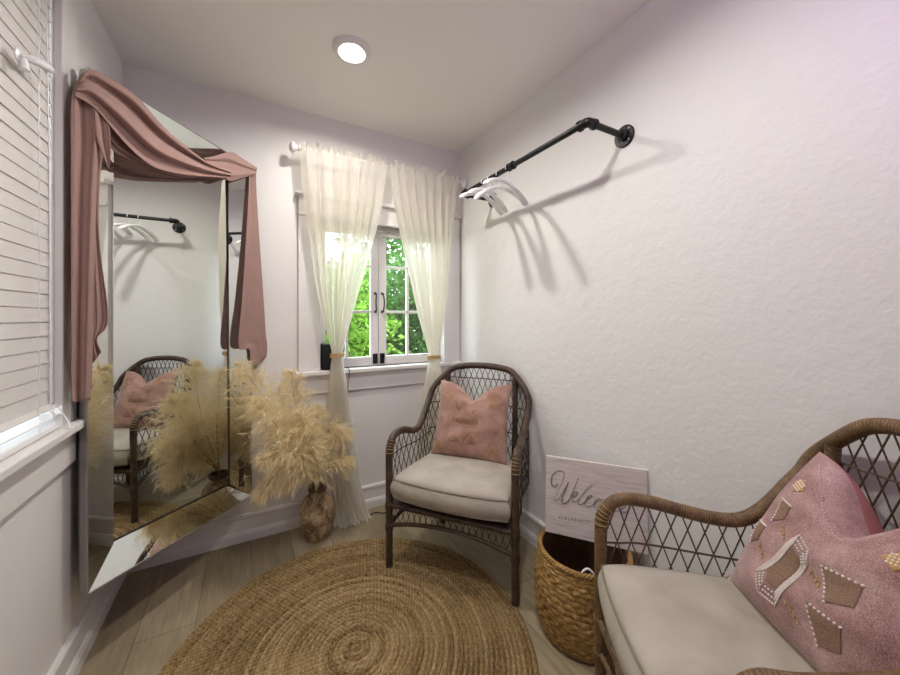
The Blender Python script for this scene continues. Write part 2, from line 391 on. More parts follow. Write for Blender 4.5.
ft.tube([(XL+.024, 1.322, 1.862), (XL+.026, 1.322, 1.835)], [.007, .011], 10)
tag(ft.build('cord_holder', 'white_plastic'), 'small white plastic cord holder sticking out high on the left window blind', 'cord holder')
br = MB(); br.box(XL, XL+.045, 1.658, 1.672, 1.150, 1.180, .002); br.box(XL+.02, XL+.045, 1.655, 1.676, 1.146, 1.184, .002)
tag(br.build('wall_bracket', 'white_plastic', smooth=False), 'small white bracket on the wall between left window casing and mirror', 'bracket')

# ---------------------------------------------------------------- bevelled mirror
ML = Vector((-.470, 1.607, 0)); MRr = Vector((.004, 2.154, 0)); MU = (MRr-ML).normalized(); MW = (MRr-ML).length
MN = Vector((MU.y, -MU.x, 0))
zbl, ztl, zbr, ztr = .290, 2.027, .2615, 1.995
def mp(s, q, z): return ML+MU*s+MN*q+Vector((0, 0, z))
def zb(s): return zbl+(zbr-zbl)*s/MW
def zt(s): return ztl+(ztr-ztl)*s/MW
mo = ML+Vector((0, 0, zbl))
mir = tag(empty('wall_mirror', mo), 'tall frameless mirror with slanted glass edges hung across the corner beside the left window', 'mirror')
def mpart(mb, name, mat, sm=False):
    return wpart(mb, name, mat, mir, tuple(mo), sm)
def quadbox(m, pts, back):
    A = [mp(*p) for p in pts]; B = [mp(p[0], back, p[2]) for p in pts]; k = len(pts)
    m.add([v[:] for v in A+B], [tuple(range(k)), tuple(range(2*k-1, k-1, -1))]+[(i, k+i, k+(i+1) % k, (i+1) % k) for i in range(k)])
SW, RC = .105, .055
o = [(0, zb(0)), (MW, zb(MW)), (MW, zt(MW)), (0, zt(0))]
i_ = [(SW, zb(SW)+.102), (MW-SW, zb(MW-SW)+.102), (MW-SW, zt(MW-SW)-.10), (SW, zt(SW)-.10)]
bi = [(.022, zb(.022)+.022), (MW-.012, zb(MW)+.022), (MW-.012, zt(MW)-.022), (.022, zt(.022)-.022)]
m = MB(); quadbox(m, [(s, -.0765, z) for s, z in bi], -.079); mpart(m, 'backing', 'dark_edge')
gq = lambda s, z: -RC-.003+.0393*(s-MW/2)-.0087*(z-1.14)
gc = [(i_[0][0]-.004, i_[0][1]-.004), (i_[1][0]+.004, i_[1][1]-.004), (i_[2][0]+.004, i_[2][1]+.004), (i_[3][0]-.004, i_[3][1]+.004)]
gv = [mp(s, gq(s, z), z)[:] for s, z in gc]+[mp(s, gq(s, z)-.002, z)[:] for s, z in gc]
m = MB().add(gv, [(0, 1, 2, 3), (7, 6, 5, 4)]+[(k, k+4, (k+1) % 4+4, (k+1) % 4) for k in range(4)]); mpart(m, 'center_glass', 'mirror')
for k in range(4):
    a, b = o[k], o[(k+1) % 4]; c, d = i_[(k+1) % 4], i_[k]
    qi = (-.058, -.044, -.052, -.042)[k]
    f4 = [(a[0], 0, a[1]), (b[0], 0, b[1]), (c[0], qi, c[1]), (d[0], qi, d[1])]
    V4 = [mp(*p)[:] for p in f4]+[mp(p[0], p[1]-.005, p[2])[:] for p in f4]
    mpart(MB().add(V4, [(0, 1, 2, 3), (7, 6, 5, 4)]+[(j, j+4, (j+1) % 4+4, (j+1) % 4) for j in range(4)]), 'edge_strip', 'mirror')
    # side rail of the frame behind each strip
    iv = lambda p: (p[0]+(.02 if p[0] < .3 else -.012), p[1]+(.02 if p[1] < 1 else -.02))
    V4 = [mp(a[0], -.004, a[1])[:], mp(b[0], -.004, b[1])[:], mp(iv(b)[0], -.012, iv(b)[1])[:], mp(iv(a)[0], -.012, iv(a)[1])[:]]
    V4 += [mp(a[0], -.034, a[1])[:], mp(b[0], -.034, b[1])[:], mp(iv(b)[0], -.0766, iv(b)[1])[:], mp(iv(a)[0], -.0766, iv(a)[1])[:]]
    mpart(MB().add(V4, [(0, 1, 2, 3), (7, 6, 5, 4)]+[(j, j+4, (j+1) % 4+4, (j+1) % 4) for j in range(4)]), 'frame_rail', 'silver')
# dark bead where strips meet the centre glass, bright outer edge
m = MB()
for k in range(4):
    a, b = i_[k], i_[(k+1) % 4]; m.tube([mp(a[0], gq(*a)+.004, a[1])[:], mp(b[0], gq(*b)+.004, b[1])[:]], .0022, 6)
mpart(m, 'bead', 'dark_edge', True)
m = MB()
for k in range(4):
    a, b = o[k], o[(k+1) % 4]; m.tube([mp(a[0], -.002, a[1])[:], mp(b[0], -.002, b[1])[:]], .003, 6)
mpart(m, 'outer_edge', 'silver', True)

# ---------------------------------------------------------------- draped scarf over the mirror
def mpx(px, py, q): return on_plane(px, py, ML+MN*q, MN)
def sheet(A, B, q, nu=60, nv=40, fn=mpx):
    A = resample(catmull(A), nu); B = resample(catmull(B), nu); P = np.zeros((nu, nv, 3))
    for i in range(nu):
        for j in range(nv):
            t, v = i/(nu-1), j/(nv-1); p = A[i]*(1-v)+B[i]*v; P[i, j] = fn(p[0], p[1], q(t, v))[:]
    return MB().grid(P)
so = mpx(88, 72, .02)
sc = tag(empty('draped_scarf', so), 'dusty pink chiffon scarf draped over the top of the mirror', 'scarf')
def spart(mb, name): return [wpart(mb, name, 'pink_chiffon', sc, tuple(so), True)][0]
def fold(n, amp, q0, ph=0, tw=0, pinch=True):
    def q(t, v):
        a = amp*(.35+.65*math.sin(PI*min(max(t, .02), .98)) if pinch else 1)
        s_ = math.sin(2*PI*(n*v+ph+tw*t)); return q0+a*(math.copysign(abs(s_)**.8, s_))+.35*a*math.sin(2*PI*(n*2.3*v+ph*2+.3+tw*t*1.7))
    return q
def thick(o, t=.002):
    md = o.modifiers.new('Solidify', 'SOLIDIFY'); md.thickness = t; md.offset = 0; return o
thick(spart(sheet([(80, 80), (89, 69), (113, 80), (137, 97), (164, 127), (188, 148), (209, 163), (231, 172)],
                  [(74, 95), (95, 108), (113, 129), (131, 149), (152, 166), (175, 173), (200, 176), (232, 178)], fold(1.9, .015, .046, .1, .2), 90, 60), 'swag'))
thick(spart(sheet([(92, 104), (105, 118), (121, 136), (142, 155), (166, 168), (195, 173), (230, 174)],
                  [(98, 118), (111, 148), (125, 157), (140, 164), (167, 174), (193, 177.5), (230, 179)], fold(1.6, .008, .016, .3, .1), 70, 36), 'swag'))
thick(spart(sheet([(203, 158), (214, 156), (231, 152), (243, 159), (257, 168)], [(209, 164), (220, 174), (230, 181), (242, 178), (256, 174)], fold(1.7, .005, .018, .1, -.3), 40, 28), 'knot_fold'))
thick(spart(sheet([(94, 105), (95, 122), (97, 140), (104, 158), (108.5, 169)], [(107, 112), (109, 124), (110.5, 140), (110.5, 158), (109.5, 169)], fold(1.1, .006, .04, .2), 40, 20), 'flap'))
thick(spart(sheet([(82, 74), (74, 88), (71, 110), (71, 150), (71, 230), (71, 310), (71.5, 392), (75, 402)], [(92, 72), (96, 92), (99, 120), (99, 150), (96, 200), (94, 280), (92, 370), (90, 400)], fold(1.3, .009, .028, .15, .2, False), 90, 40), 'tail'))
thick(spart(sheet([(86, 118), (87, 170), (88, 240), (88, 300), (91, 352), (93, 363)], [(104, 150), (100, 180), (99, 240), (108, 318), (97, 338), (101, 352)], fold(1.5, .008, .012, .4, .3, False), 70, 30), 'tail'))
thick(spart(sheet([(249, 172), (249, 182), (246, 240), (242, 300), (238.7, 346), (249, 349), (250.6, 361), (255, 367)], [(256.5, 169), (256, 180), (258, 220), (262.5, 286), (265, 325), (266, 338), (268, 346), (270, 354)], fold(1.1, .004, .006, .15, .15, False), 90, 36), 'tail'))

# ---------------------------------------------------------------- clay vase + pampas
VX, VY = .318, 2.055
vz = tag(empty('clay_vase', (VX, VY, 0)), 'squat mottled brown clay vase on the floor below the curtain', 'vase')
prof = [(0, .002), (.052, .002), (.058, .008), (.074, .04), (.088, .09), (.092, .14), (.088, .18), (.072, .215), (.052, .235), (.044, .25), (.044, .262)]
m = MB().lathe(catmull(prof, 4), seg=56); m.build('body', 'clay', vz)
MB().lathe([(.044, .26), (.050, .266), (.052, .280), (.049, .288), (.040, .288), (.036, .27), (.036, .20)], seg=48).build('rim', 'pot_rim', vz)
def plume(pts, L, rad, n, label, spread=1.0, thick_=1.0):
    root = tag(empty('pampas_plume', (VX, VY, .27)), label, 'dried grass', 'pampas grass in the clay vase')
    off = (VX, VY, .27); path = catmull(pts, 16); d = np.r_[0, np.cumsum(np.linalg.norm(np.diff(path, axis=0), axis=1))]
    tot = d[-1]; start = max(tot-L*1.12, .10); n = int(n*2.4); rad *= 1.3
    at = lambda s: np.array([np.interp(s, d, path[:, k]) for k in range(3)])
    wpart(MB().tube(path, np.linspace(.003, .001, len(path)), 6), 'stem', 'stem_tan', root, off, True)
    V = []; Fs = []; nc = 165; ns = max(8, n//nc)
    for i in range(nc):
        s = start+(tot-start)*(i+rng.random())/nc; p = at(s); tdir = at(min(s+.01, tot))-at(max(s-.01, 0)); tdir /= np.linalg.norm(tdir)
        if p[2] < .335: continue
        r = rng.normal(size=3); r -= tdir*r.dot(tdir); r /= np.linalg.norm(r)
        e = (s-start)/(tot-start); env = (math.sin(PI*min(1, .18+.82*e)**.8)**.6*.85+.15)*(1 if e < .85 else 1-(e-.85)*2.5)
        ln = rad*env*rng.uniform(.75, 1.35); sag = np.array([0, 0, -1.0])*rng.uniform(.1, .6)*spread; wob = rng.normal(size=3)*.25
        tuft = lambda t: p+ln*(r*(t*1.1-.15*t*t)*spread*.85+tdir*(.75*t+.1*t*t)+sag*t*t+wob*t*t)
        for j in range(ns):
            t0 = rng.random()**.8*.85; q0 = tuft(t0); dd = tuft(t0+.08)-q0; dd /= np.linalg.norm(dd); sp = rng.normal(size=3); sp -= dd*sp.dot(dd); sp /= np.linalg.norm(sp)
            l2 = rng.uniform(.018, .045)*(1.1-.4*t0); dv = dd+sp*rng.uniform(.1, .75); dv /= np.linalg.norm(dv); side = np.cross(dv, rng.normal(size=3)); side /= np.linalg.norm(side)
            w = rng.uniform(.0005, .0013)*thick_; cur = rng.normal(size=3)*.25+np.array([0, 0, -.35]); base = len(V)
            for k in range(4):
                t = k/3; q = q0+l2*(dv*t+cur*t*t*.6); ww = w*(1-.7*t); V += [tuple(q-side*ww), tuple(q+side*ww)]
            Fs += [(base+2*k, base+2*k+1, base+2*k+3, base+2*k+2) for k in range(3)]
    V = [(min(x, XR), min(y, YB-.03), max(z, .006)) for x, y, z in V]
    wpart(MB().add(V, Fs), 'plume_head', 'plume', root, off, True)
mo_ = (VX, VY, .285)
def P(px, py, y): return tuple(on_y(px, py, y))
def stemmed(*pts): return [(VX, VY, .12), mo_]+[P(*p) for p in pts]
plume(stemmed((296, 440, 2.00), (268, 402, 1.97), (240, 366, 1.96)), .42, .105, 2600, 'pale pampas plume leaning highest to the left in front of the mirror edge')
plume(stemmed((305, 440, 2.05), (296, 405, 2.06), (291, 372, 2.07)), .40, .10, 2400, 'tallest upright pampas plume at the middle of the bunch')
plume(stemmed((296, 452, 1.95), (276, 425, 1.9), (254, 404, 1.87)), .36, .10, 2400, 'thick pampas plume just below the high left-leaning one')
plume(stemmed((318, 450, 2.06), (330, 425, 2.06), (346, 408+28, 2.04)), .30, .10, 1900, 'golden pampas plume arching right in front of the curtain')
plume(stemmed((315, 455, 2.08), (312, 425, 2.10), (318, 408, 2.10)), .28, .095, 1700, 'short pampas plume standing upright right of the tallest plume')
plume(stemmed((300, 462, 1.93), (280, 470, 1.88), (258, 496, 1.85)), .32, .075, 1700, 'pampas plume drooping lowest to the left toward the baseboard')
plume(stemmed((298, 455, 1.9), (280, 452, 1.84), (262, 462, 1.82)), .30, .085, 1800, 'pampas plume spreading left at half height above the drooping one')
plume(stemmed((308, 452, 1.97), (304, 430, 1.93), (300, 412, 1.92)), .32, .10, 2200, 'full pampas plume at the front centre of the bunch')
plume(stemmed((325, 465, 2.03), (338, 462, 2.01), (350, 462, 1.99)), .24, .085, 1500, 'short golden pampas plume lowest on the right of the bunch')
plume(stemmed((314, 472, 2.0), (312, 462, 1.97), (308, 448, 1.95)), .20, .085, 1500, 'short pampas plume right above the mouth of the vase')
plume(stemmed((303, 466, 1.93), (294, 470, 1.88), (284, 486, 1.86)), .22, .07, 1300, 'short pampas plume hanging over the left shoulder of the vase')

# ---------------------------------------------------------------- curtain rod and curtains
RY, RZ = 2.125, 2.138
rod = tag(empty('curtain_rod', (.77, RY, RZ)), 'white curtain rod with round finials above the back window', 'curtain rod')
def rpart(mb, name, mat='trim_white'): return wpart(mb, name, mat, rod, (.77, RY, RZ), True)
rpart(MB().tube([(.235, RY, RZ), (1.275, RY, RZ+.004)], .011, 14), 'pole')
for sx, xx in ((-1, .235), (1, 1.262)):
    fin = MB(); Rm = Matrix.Rotation(PI/2*sx, 4, 'Y')
    fin.lathe(np.array([(0, 0), (.016, 0), (.017, .006), (.011, .012), (.018, .02), (.027, .032), (.028, .044), (.02, .055), (0, .06)])*np.array([1, .9]), (xx, RY, RZ), 24, Rm); rpart(fin, 'finial')
    bk = MB(); b0 = xx+.035 if sx < 0 else xx-.02
    bk.box(b0-.008, b0+.008, RY-.004, YB, RZ-.022, RZ-.010, .002); bk.box(b0-.013, b0+.013, YB-.006, YB, RZ-.055, RZ+.03, .002); rpart(bk, 'bracket')
# hook ends on the head casing
def curtain(L, Rr, n, label, tiex, tie_py, floor_flare, seed):
    r2 = np.random.default_rng(seed); nr, nc = 110, 130
    L = resample(catmull(L), nr) if False else catmull(L, 16); Rr = catmull(Rr, 16)
    pys = np.r_[np.linspace(L[0][1], tie_py, 70), np.linspace(tie_py, L[-1][1], 60)[1:]]
    root = None; ph = r2.uniform(0, 6.28, 3); P3 = np.zeros((130, nc, 3))
    zt_ = on_y(*L[0], RY).z; zb_ = .006
    zs = []
    for i, py in enumerate(pys):
        lx = np.interp(py, L[:, 1], L[:, 0]); pl = on_y(lx, py, RY)
        z = pl.z if i < len(pys) else 0; zs.append(z)
    # right edge looked up by height
    Rw = np.array([on_y(a, b, RY)[:] for a, b in Rr]); Lw = np.array([on_y(a, b, RY)[:] for a, b in L])
    zt_ = RZ+.002; ztie = on_y(tiex, tie_py, RY).z
    zz = np.r_[np.linspace(zt_, ztie, 75), np.linspace(ztie, zb_, 56)[1:]]
    o1 = np.argsort(Lw[:, 2]); o2 = np.argsort(Rw[:, 2])
    for i, z in enumerate(zz):
        xl = np.interp(z, Lw[o1, 2], Lw[o1, 0]); xr = np.interp(z, Rw[o2, 2], Rw[o2, 0])
        wdt = xr-xl; d0 = abs(z-ztie); top = max(0, 1-(zt_-z)/.09)
        for j in range(nc):
            u = j/(nc-1); uu = u+.012*math.sin(9*u+ph[0])+.008*math.sin(23*u+ph[1])
            amp = .010+.020*min(1, (zt_-z)/.4)
            amp = amp*min(1, .35+d0*2.2)
            y = amp*math.sin(2*PI*n*uu+.25*math.sin(3*z+ph[2]))+.4*amp*math.sin(2*PI*n*1.7*uu+ph[1]+z)
            x = xl+wdt*(u+.25/n*math.sin(4*PI*n*uu)*.25)
            if z < .12: k_ = 1-z/.12; y *= 1-.65*k_; y -= floor_flare*k_*k_*(.5+.5*math.sin(PI*u)); y += .012*k_*math.sin(2*PI*3*u)
            if top > 0: y *= .9
            zz_ = z+(.010*math.sin(2*PI*n*1.3*u+1)+.006*math.sin(2*PI*n*2.9*u))*(top > .35)*min(1, (top-.35)*2)
            cy = RY-.016 if top > 0 else RY-.012
            P3[i, j] = (x, min(cy+y, YB-.062), max(zz_, .004+.012*abs(math.sin(7*u+ph[0])) if z < .03 else zz_))
    base = (float(P3[-1, nc//2, 0]), RY, 0)
    root = tag(empty('sheer_curtain', base), label, 'curtain')
    wpart(MB().grid(P3), 'panel', 'sheer_cream', root, base, True)
    # gathered heading above the rod pocket
    hd = np.zeros((10, nc, 3)); 
    for i in range(10):
        for j in range(nc):
            u = j/(nc-1); p = P3[0, j]; t = i/9
            hd[i, j] = (p[0]+.006*t*math.sin(2*PI*n*1.4*u+2), RY-.014+.022*t*math.sin(2*PI*n*1.9*u+ph[0])+.008*t*math.sin(2*PI*n*4.1*u)+.006*t, p[2]-.002+.034*t+.010*t*math.sin(2*PI*n*.9*u+ph[2])+.006*t*math.sin(2*PI*n*2.3*u))
    wpart(MB().grid(hd), 'heading', 'sheer_cream', root, base, True)
    it = 74; xs = P3[it, :, 0]; c = ((xs.min()+xs.max())/2, float(P3[it, :, 1].mean()), ztie); a = (xs.max()-xs.min())/2+.008
    th = np.linspace(0, 2*PI, 40, endpoint=False); m = MB()
    for k in range(3): m.tube([(c[0]+a*math.cos(t), c[1]+.026*math.sin(t), c[2]+(k-1)*.006+.004*math.cos(t+k)) for t in th], .0045, 8, closed=True)
    wpart(m, 'tieback', 'rope_tie', root, base, True)
    return root
curtain([(299, 157), (303, 200), (309, 240), (315, 280), (322, 315), (329, 342), (331.5, 354), (330, 370), (327, 420), (325, 470), (328, 505), (331, 540)],
        [(386, 172), (381, 205), (374, 235), (366, 265), (357, 295), (349, 325), (343, 348), (342.5, 356), (345, 375), (351, 420), (358, 470), (366, 505), (376, 530)], 9,
        'cream sheer curtain tied back beside the vase of pampas grass', 337, 355, .07, 3)
curtain([(387.5, 172), (393, 205), (400, 235), (407, 265), (414, 295), (421, 325), (427, 348), (428.5, 358), (426, 375), (421, 410), (418, 450), (415, 500)],
        [(457, 189), (454, 215), (451, 245), (448, 275), (445, 305), (441, 335), (438.5, 352), (438, 359), (440, 372), (442, 400), (446, 440), (450, 490)], 8,
        'cream sheer curtain tied back by the right wall behind the corner chair', 433, 357, .03, 5)
# black box and its cord on the sill
tag(bx(.366, .478, YB-.035, YB+.045, .892, 1.045, .006).build('black_box', 'black_plastic'), 'small black box standing on the sill behind the left curtain', 'box')
cd = MB().tube(catmull([(.508, YB-.02, .8945), (.512, YB-.062, .896), (.514, YB-.066, .86), (.512, YB-.04, .80), (.513, YB-.035, .75), (.515, YB-.035, .72)], 8), .0022, 6)
tag(cd.build('hanging_cord', 'cord_black'), 'thin black cord hanging over the edge of the back window sill', 'cord')
fc = MB().tube(catmull([(.60, 2.10, .004), (.66, 2.13, .006), (.72, 2.10, .004), (.80, 2.14, .005), (.9, 2.16, .004)], 8), .0028, 6)
tag(fc.build('floor_cord', 'cord_black'), 'black cord lying on the floor between curtain and corner chair', 'cord')

# ---------------------------------------------------------------- ceiling lights
def downlight(x, y, label):
    r = tag(empty('ceiling_light', (x, y, H)), label, 'ceiling light')
    MB().lathe([(.084, 0), (.084, -.005), (.079, -.012), (.068, -.017), (.058, -.017), (.054, -.014), (.0415, -.003), (.0415, 0)], seg=48).build('trim_ring', 'trim_white', r)
    MB().lathe([(0, -.006), (.02, -.006), (.034, -.005), (.041, -.003)], seg=40).build('lens', 'lamp_lens', r)
downlight(.394, 1.605, 'round recessed ceiling light in front of the back window')
downlight(.44, .59, 'round recessed ceiling light second from the back window')

# ---------------------------------------------------------------- pipe clothes rail
rl = tag(empty('clothes_rail', (XR, 1.36, 1.935)), 'black iron pipe clothes rail mounted on the right wall', 'clothes rail')
def lpart(mb, name): return wpart(mb, name, 'black_metal', rl, (XR, 1.36, 1.935), True)
RX, RZ2, ya, yb = 1.10, 1.935, .912, 1.81
lpart(MB().tube([(RX, ya+.02, RZ2), (RX, yb-.02, RZ2)], .0125, 16), 'pipe')
for yy in (ya, yb):
    lpart(MB().tube([(RX+.02, yy, RZ2), (XR-.008, yy, RZ2)], .0125, 16), 'arm')
    sg = 1 if yy == ya else -1; e = MB()
    e.tube(catmull([(RX+.035, yy, RZ2), (RX+.012, yy, RZ2), (RX+.003, yy+sg*.003, RZ2), (RX, yy+sg*.012, RZ2), (RX, yy+sg*.035, RZ2)], 6), .0175, 16)
    e.tube([(RX+.030, yy, RZ2), (RX+.040, yy, RZ2)], .0205, 16); e.tube([(RX, yy+sg*.030, RZ2), (RX, yy+sg*.040, RZ2)], .0205, 16)
    lpart(e, 'elbow')
    fl = MB(); fl.lathe([(0, 0), (.043, 0), (.044, .005), (.041, .009), (.022, .010), (.021, .022), (.016, .024), (0, .024)], (XR, yy, RZ2), 32, Matrix.Rotation(-PI/2, 4, 'Y'))
    fo = lpart(fl, 'flange')
    for k in range(4):
        an = PI/4+k*PI/2; wpart(MB().ball((XR-.010, yy+.032*math.cos(an), RZ2+.032*math.sin(an)), .005, 8, (.6, 1, 1)), 'screw', 'silver', fo, (XR, 1.36, 1.935), True)
cp = MB(); cp.tube([(RX, 1.345, RZ2), (RX, 1.375, RZ2)], .017, 16)
for yy in (1.345, 1.375): cp.tube([(RX, yy-.004, RZ2), (RX, yy+.004, RZ2)], .0195, 16)
lpart(cp, 'coupling')
# hangers
def hanger_parts(root):
    m = MB(); a = np.linspace(-.15*PI, 1.12*PI, 18)[::-1]
    hk = [(.0165*math.cos(t), 0, .0165*math.sin(t)-.0015) for t in a]
    hk += [(.0165, 0, -.012), (.008, 0, -.030), (0, 0, -.042), (0, 0, -.066)]
    m.tube(hk, .0026, 8); hook = m.build('hook', 'white_plastic', root)
    m = MB(); n = 41; P3 = []
    for i in range(n):
        u = -1+2*i/(n-1); x = .203*u; z = -.066-.054*abs(u)**1.5-.012*abs(u)**5; P3.append((x, 0, z))
    P3 = np.array(P3); rings = []
    for i, p in enumerate(P3):
        u = abs(-1+2*i/(n-1)); hw = .009+.009*min(1, u*1.6); hh = .0095+.003*u; e = 1 if u < .92 else math.sqrt(max(0, 1-((u-.92)/.08)**2))*.95+.05
        th = np.linspace(0, 2*PI, 14, endpoint=False)
        rings.append(np.stack([np.full(14, p[0]), p[1]+hw*e*np.cos(th), p[2]+hh*e*np.sin(th)], 1))
    m.grid(rings, None, True); m.ball((0, 0, -.068), .010, 10)
    k = len(m.v); m.build('shoulder_bar', 'white_plastic', root)
hspec = [(1.393, 22, 'white hanger hung nearest the camera on the pipe rail'), (1.466, 14, 'white hanger second from the coupling on the pipe rail'),
         (1.545, 26, 'white hanger third from the coupling on the pipe rail'), (1.602, 22, 'white hanger hung farthest along the pipe rail')]
h0 = None
for yy, an, lab in hspec:
    if h0 is None:
        h0 = r = empty('clothes_hanger'); hanger_parts(r)
    else:
        r = h0.copy(); C.objects.link(r)
        for ch in h0.children:
            c = ch.copy(); C.objects.link(c); c.parent = r
    r.location = (RX, yy, RZ2); r.rotation_euler = (0, math.radians(-11 if an == 14 else 0), math.radians(an)); tag(r, lab, 'clothes hanger', 'white hangers on the pipe rail')

# ---------------------------------------------------------------- wicker armchairs
def frame_path(q):
    wf, hA, yd, hd, wb, yb, wt, yt, zt_ = q
    half = [(wf, 0, 0), (wf, 0, .3), (wf, 0, hA-.1), (wf, .012, hA-.035), (wf, .05, hA), (wf, .13, hA), (wb+.4*(wf-wb), yd, hd), (wb+.02, yb-.04, hd+.12), (wb, yb, zt_-.12), (wt, yt, zt_-.03), (wt*.55, yt+.01, zt_-.006), (0, yt+.015, zt_)]
    half = np.array(half); return catmull(np.vstack([half, half[::-1][1:]*np.array([-1, 1, 1])]), 12)
def clip_runs(pts, ok):
    runs = []; cur = []
    for p, k in zip(pts, ok):
        if k: cur.append(p)
        else:
            if len(cur) > 1: runs.append(cur)
            cur = []
    if len(cur) > 1: runs.append(cur)
    return runs
def armchair(q, loc, ang, label, wick, cane, zfoot):
    root = tag(empty('wicker_armchair', (loc[0], loc[1], 0), ang), label, 'armchair', 'wicker armchairs')
    wf, hA, yd, hd, wb, yb, wt, yt, zt_ = q; fp = frame_path(q); R_ = .0165
    n = len(fp); cut = 24                      # path index where z = hA-.1
    MB().tube(fp[cut:n-cut], R_+.0015, 14).build('frame', wick, root)
    for sx in (1, -1):
        l = MB(); l.tube([(sx*wf, 0, zfoot), (sx*wf, 0, .02), (sx*wf, 0, .2), (sx*wf, 0, hA-.1)], [R_+.001, R_, R_, R_+.001], 14)
        leg = l.build('leg', wick, root)
        for zz in (.20, .30): MB().tube([(sx*wf, 0, zz-.012), (sx*wf, 0, zz+.012)], R_+.004, 14).build('band', wick, leg)
    bl_w = wb*.78; yl = yt-.10
    for sx in (1, -1):
        MB().tube([(sx*bl_w, yl+.02, zfoot), (sx*bl_w, yl, .3)], R_-.001, 12).build('leg', wick, root)
        zc = float(np.interp(bl_w*.96, [0, wt*.55, max(wt, wt*.55+.01), wb], [zt_, zt_-.006, zt_-.03, zt_-.12]))
        MB().tube([(sx*bl_w, yl, .28), (sx*bl_w*.98, yt-.035, .6), (sx*bl_w*.96, yt-.012, zc-.01)], .0155, 12).build('back_post', wick, root)
    # seat rails
    zr = .305; m = MB()
    loop = [(wf, 0, zr), (bl_w, yl, zr), (-bl_w, yl, zr), (-wf, 0, zr)]
    for a, b in zip(loop, loop[1:]+loop[:1]): m.tube([a, b], .013, 10)
    m.build('seat_rail', wick, root)
    m = MB(); k = 14; rows = []
    for i in range(k+1):
        t = i/k; w_ = wf+(bl_w-wf)*t; rows.append([(-w_+2*w_*j/k, yl*t, zr+.008) for j in range(k+1)])
    m.grid(rows).build('seat_panel', cane, root, thick=.006)
    # arched stretchers with lattice aprons
    def apron(a, b, nm):
        a, b = np.array(a), np.array(b); Ls = np.linalg.norm(b-a)
        zs_ = lambda s: .205+.045*(1-(2*s/Ls-1)**2)
        pt = lambda s, z: tuple(a+(b-a)*s/Ls+np.array([0, 0, z]))
        MB().tube([pt(s, zs_(s)) for s in np.linspace(0, Ls, 24)], .0095, 10).build('stretcher', wick, root)
        m = MB(); sp = .03
        for sg in (1, -1):
            for k in range(-6, int(Ls/sp)+7):
                zz = np.linspace(zr, .2, 14); ss = k*sp+sg*(zr-zz)*.38
                okk = (ss > .012) & (ss < Ls-.012) & (zz > np.array([zs_(min(max(s, 0), Ls)) for s in ss])-.004)
                for r in clip_runs([pt(s, z) for s, z in zip(ss, zz)], okk): m.tube(r, .0019, 5, False)
        m.build(nm, cane, root)
    apron((-wf, 0, 0), (wf, 0, 0), 'front_lattice')
    apron((wf, 0, 0), (bl_w, yl+.01, 0), 'side_lattice'); apron((-wf, 0, 0), (-bl_w, yl+.01, 0), 'side_lattice')
    # lattice sheet that follows the frame in plan
    seg = fp[cut+2:n-cut-2]; plan = seg[:, :2]; aa = np.r_[0, np.cumsum(np.linalg.norm(np.diff(plan, axis=0), axis=1)+1e-6)]; A = aa[-1]
    ztop = lambda s: np.interp(s, aa, seg[:, 2]); pl = lambda s: (np.interp(s, aa, plan[:, 0]), np.interp(s, aa, plan[:, 1]))
    icr = np.argmin(np.abs(seg[:len(seg)//2, 2]-(zt_-.20))); sA = aa[icr]
    def lattice(s0, s1, sp, slope, hz, nm, r):
        m = MB(); z0 = .312
        for sg in (1, -1):
            for k in range(int((s0-.4)/sp), int((s1+.4)/sp)+1):
                zz = np.linspace(z0, zt_, 60); ss = k*sp+sg*(zz-z0)*slope
                okk = (ss > s0) & (ss < s1) & (zz < ztop(ss)-.003)
                ptl = [(*pl(s), z) for s, z in zip(ss, zz)]
                for rr in clip_runs(ptl, okk): m.tube(rr, r, 5, False)
        for z in hz:
            ss = np.linspace(s0, s1, 90); okk = z < ztop(ss)-.004
            for rr in clip_runs([(*pl(s), z) for s in ss], okk): m.tube(rr, r*1.35, 6, False)
        m.build(nm, cane, root)
    lattice(.0, sA, .042, .37, (.40, .535, .66, .78), 'arm_lattice', .0021)
    lattice(A-sA, A, .042, .37, (.40, .535, .66, .78), 'arm_lattice', .0021)
    lattice(sA, A-sA, .034, .37, (.55, .70, .845), 'back_lattice', .0021)
    # pale binding threads looped round the frame near the front bends
    for idx in [cut+3+3*k for k in range(5)]:
        for i0 in (idx, n-1-idx):
            p = fp[i0]; t = fp[i0+1]-fp[i0-1]; t /= np.linalg.norm(t); e1 = np.cross(t, [0.3, .5, .81]); e1 /= np.linalg.norm(e1); e2 = np.cross(t, e1)
            MB().tube([p+(R_+.003)*(math.cos(w_)*e1+math.sin(w_)*e2) for w_ in np.linspace(0, 2*PI, 18, endpoint=False)], .0017, 5, closed=True).build('binding_thread', 'stem_tan', root)
    return root
QA = (.3041, .6255, .2635, .6028, .2684, .4567, .1856, .5104, .9207); LA = (.7707, 1.3985); AA = -.8913
QB = (.266, .6621, .3506, .6458, .1797, .5199, .0928, .5328, .9649); LB = (.7616, .4842); AB = -2.1548
armchair(QA, LA, AA, 'dark wicker armchair in the far corner standing partly on the round rug', 'wicker_dark', 'cane_dark', .011)
armchair(QB, LB, AB, 'brown wicker armchair nearest the camera against the right wall', 'wicker_light', 'cane_light', .0)
def local(loc, ang, x, y, z):
    c, s = math.cos(ang), math.sin(ang); return Vector((loc[0]+c*x-s*y, loc[1]+s*x+c*y, z))
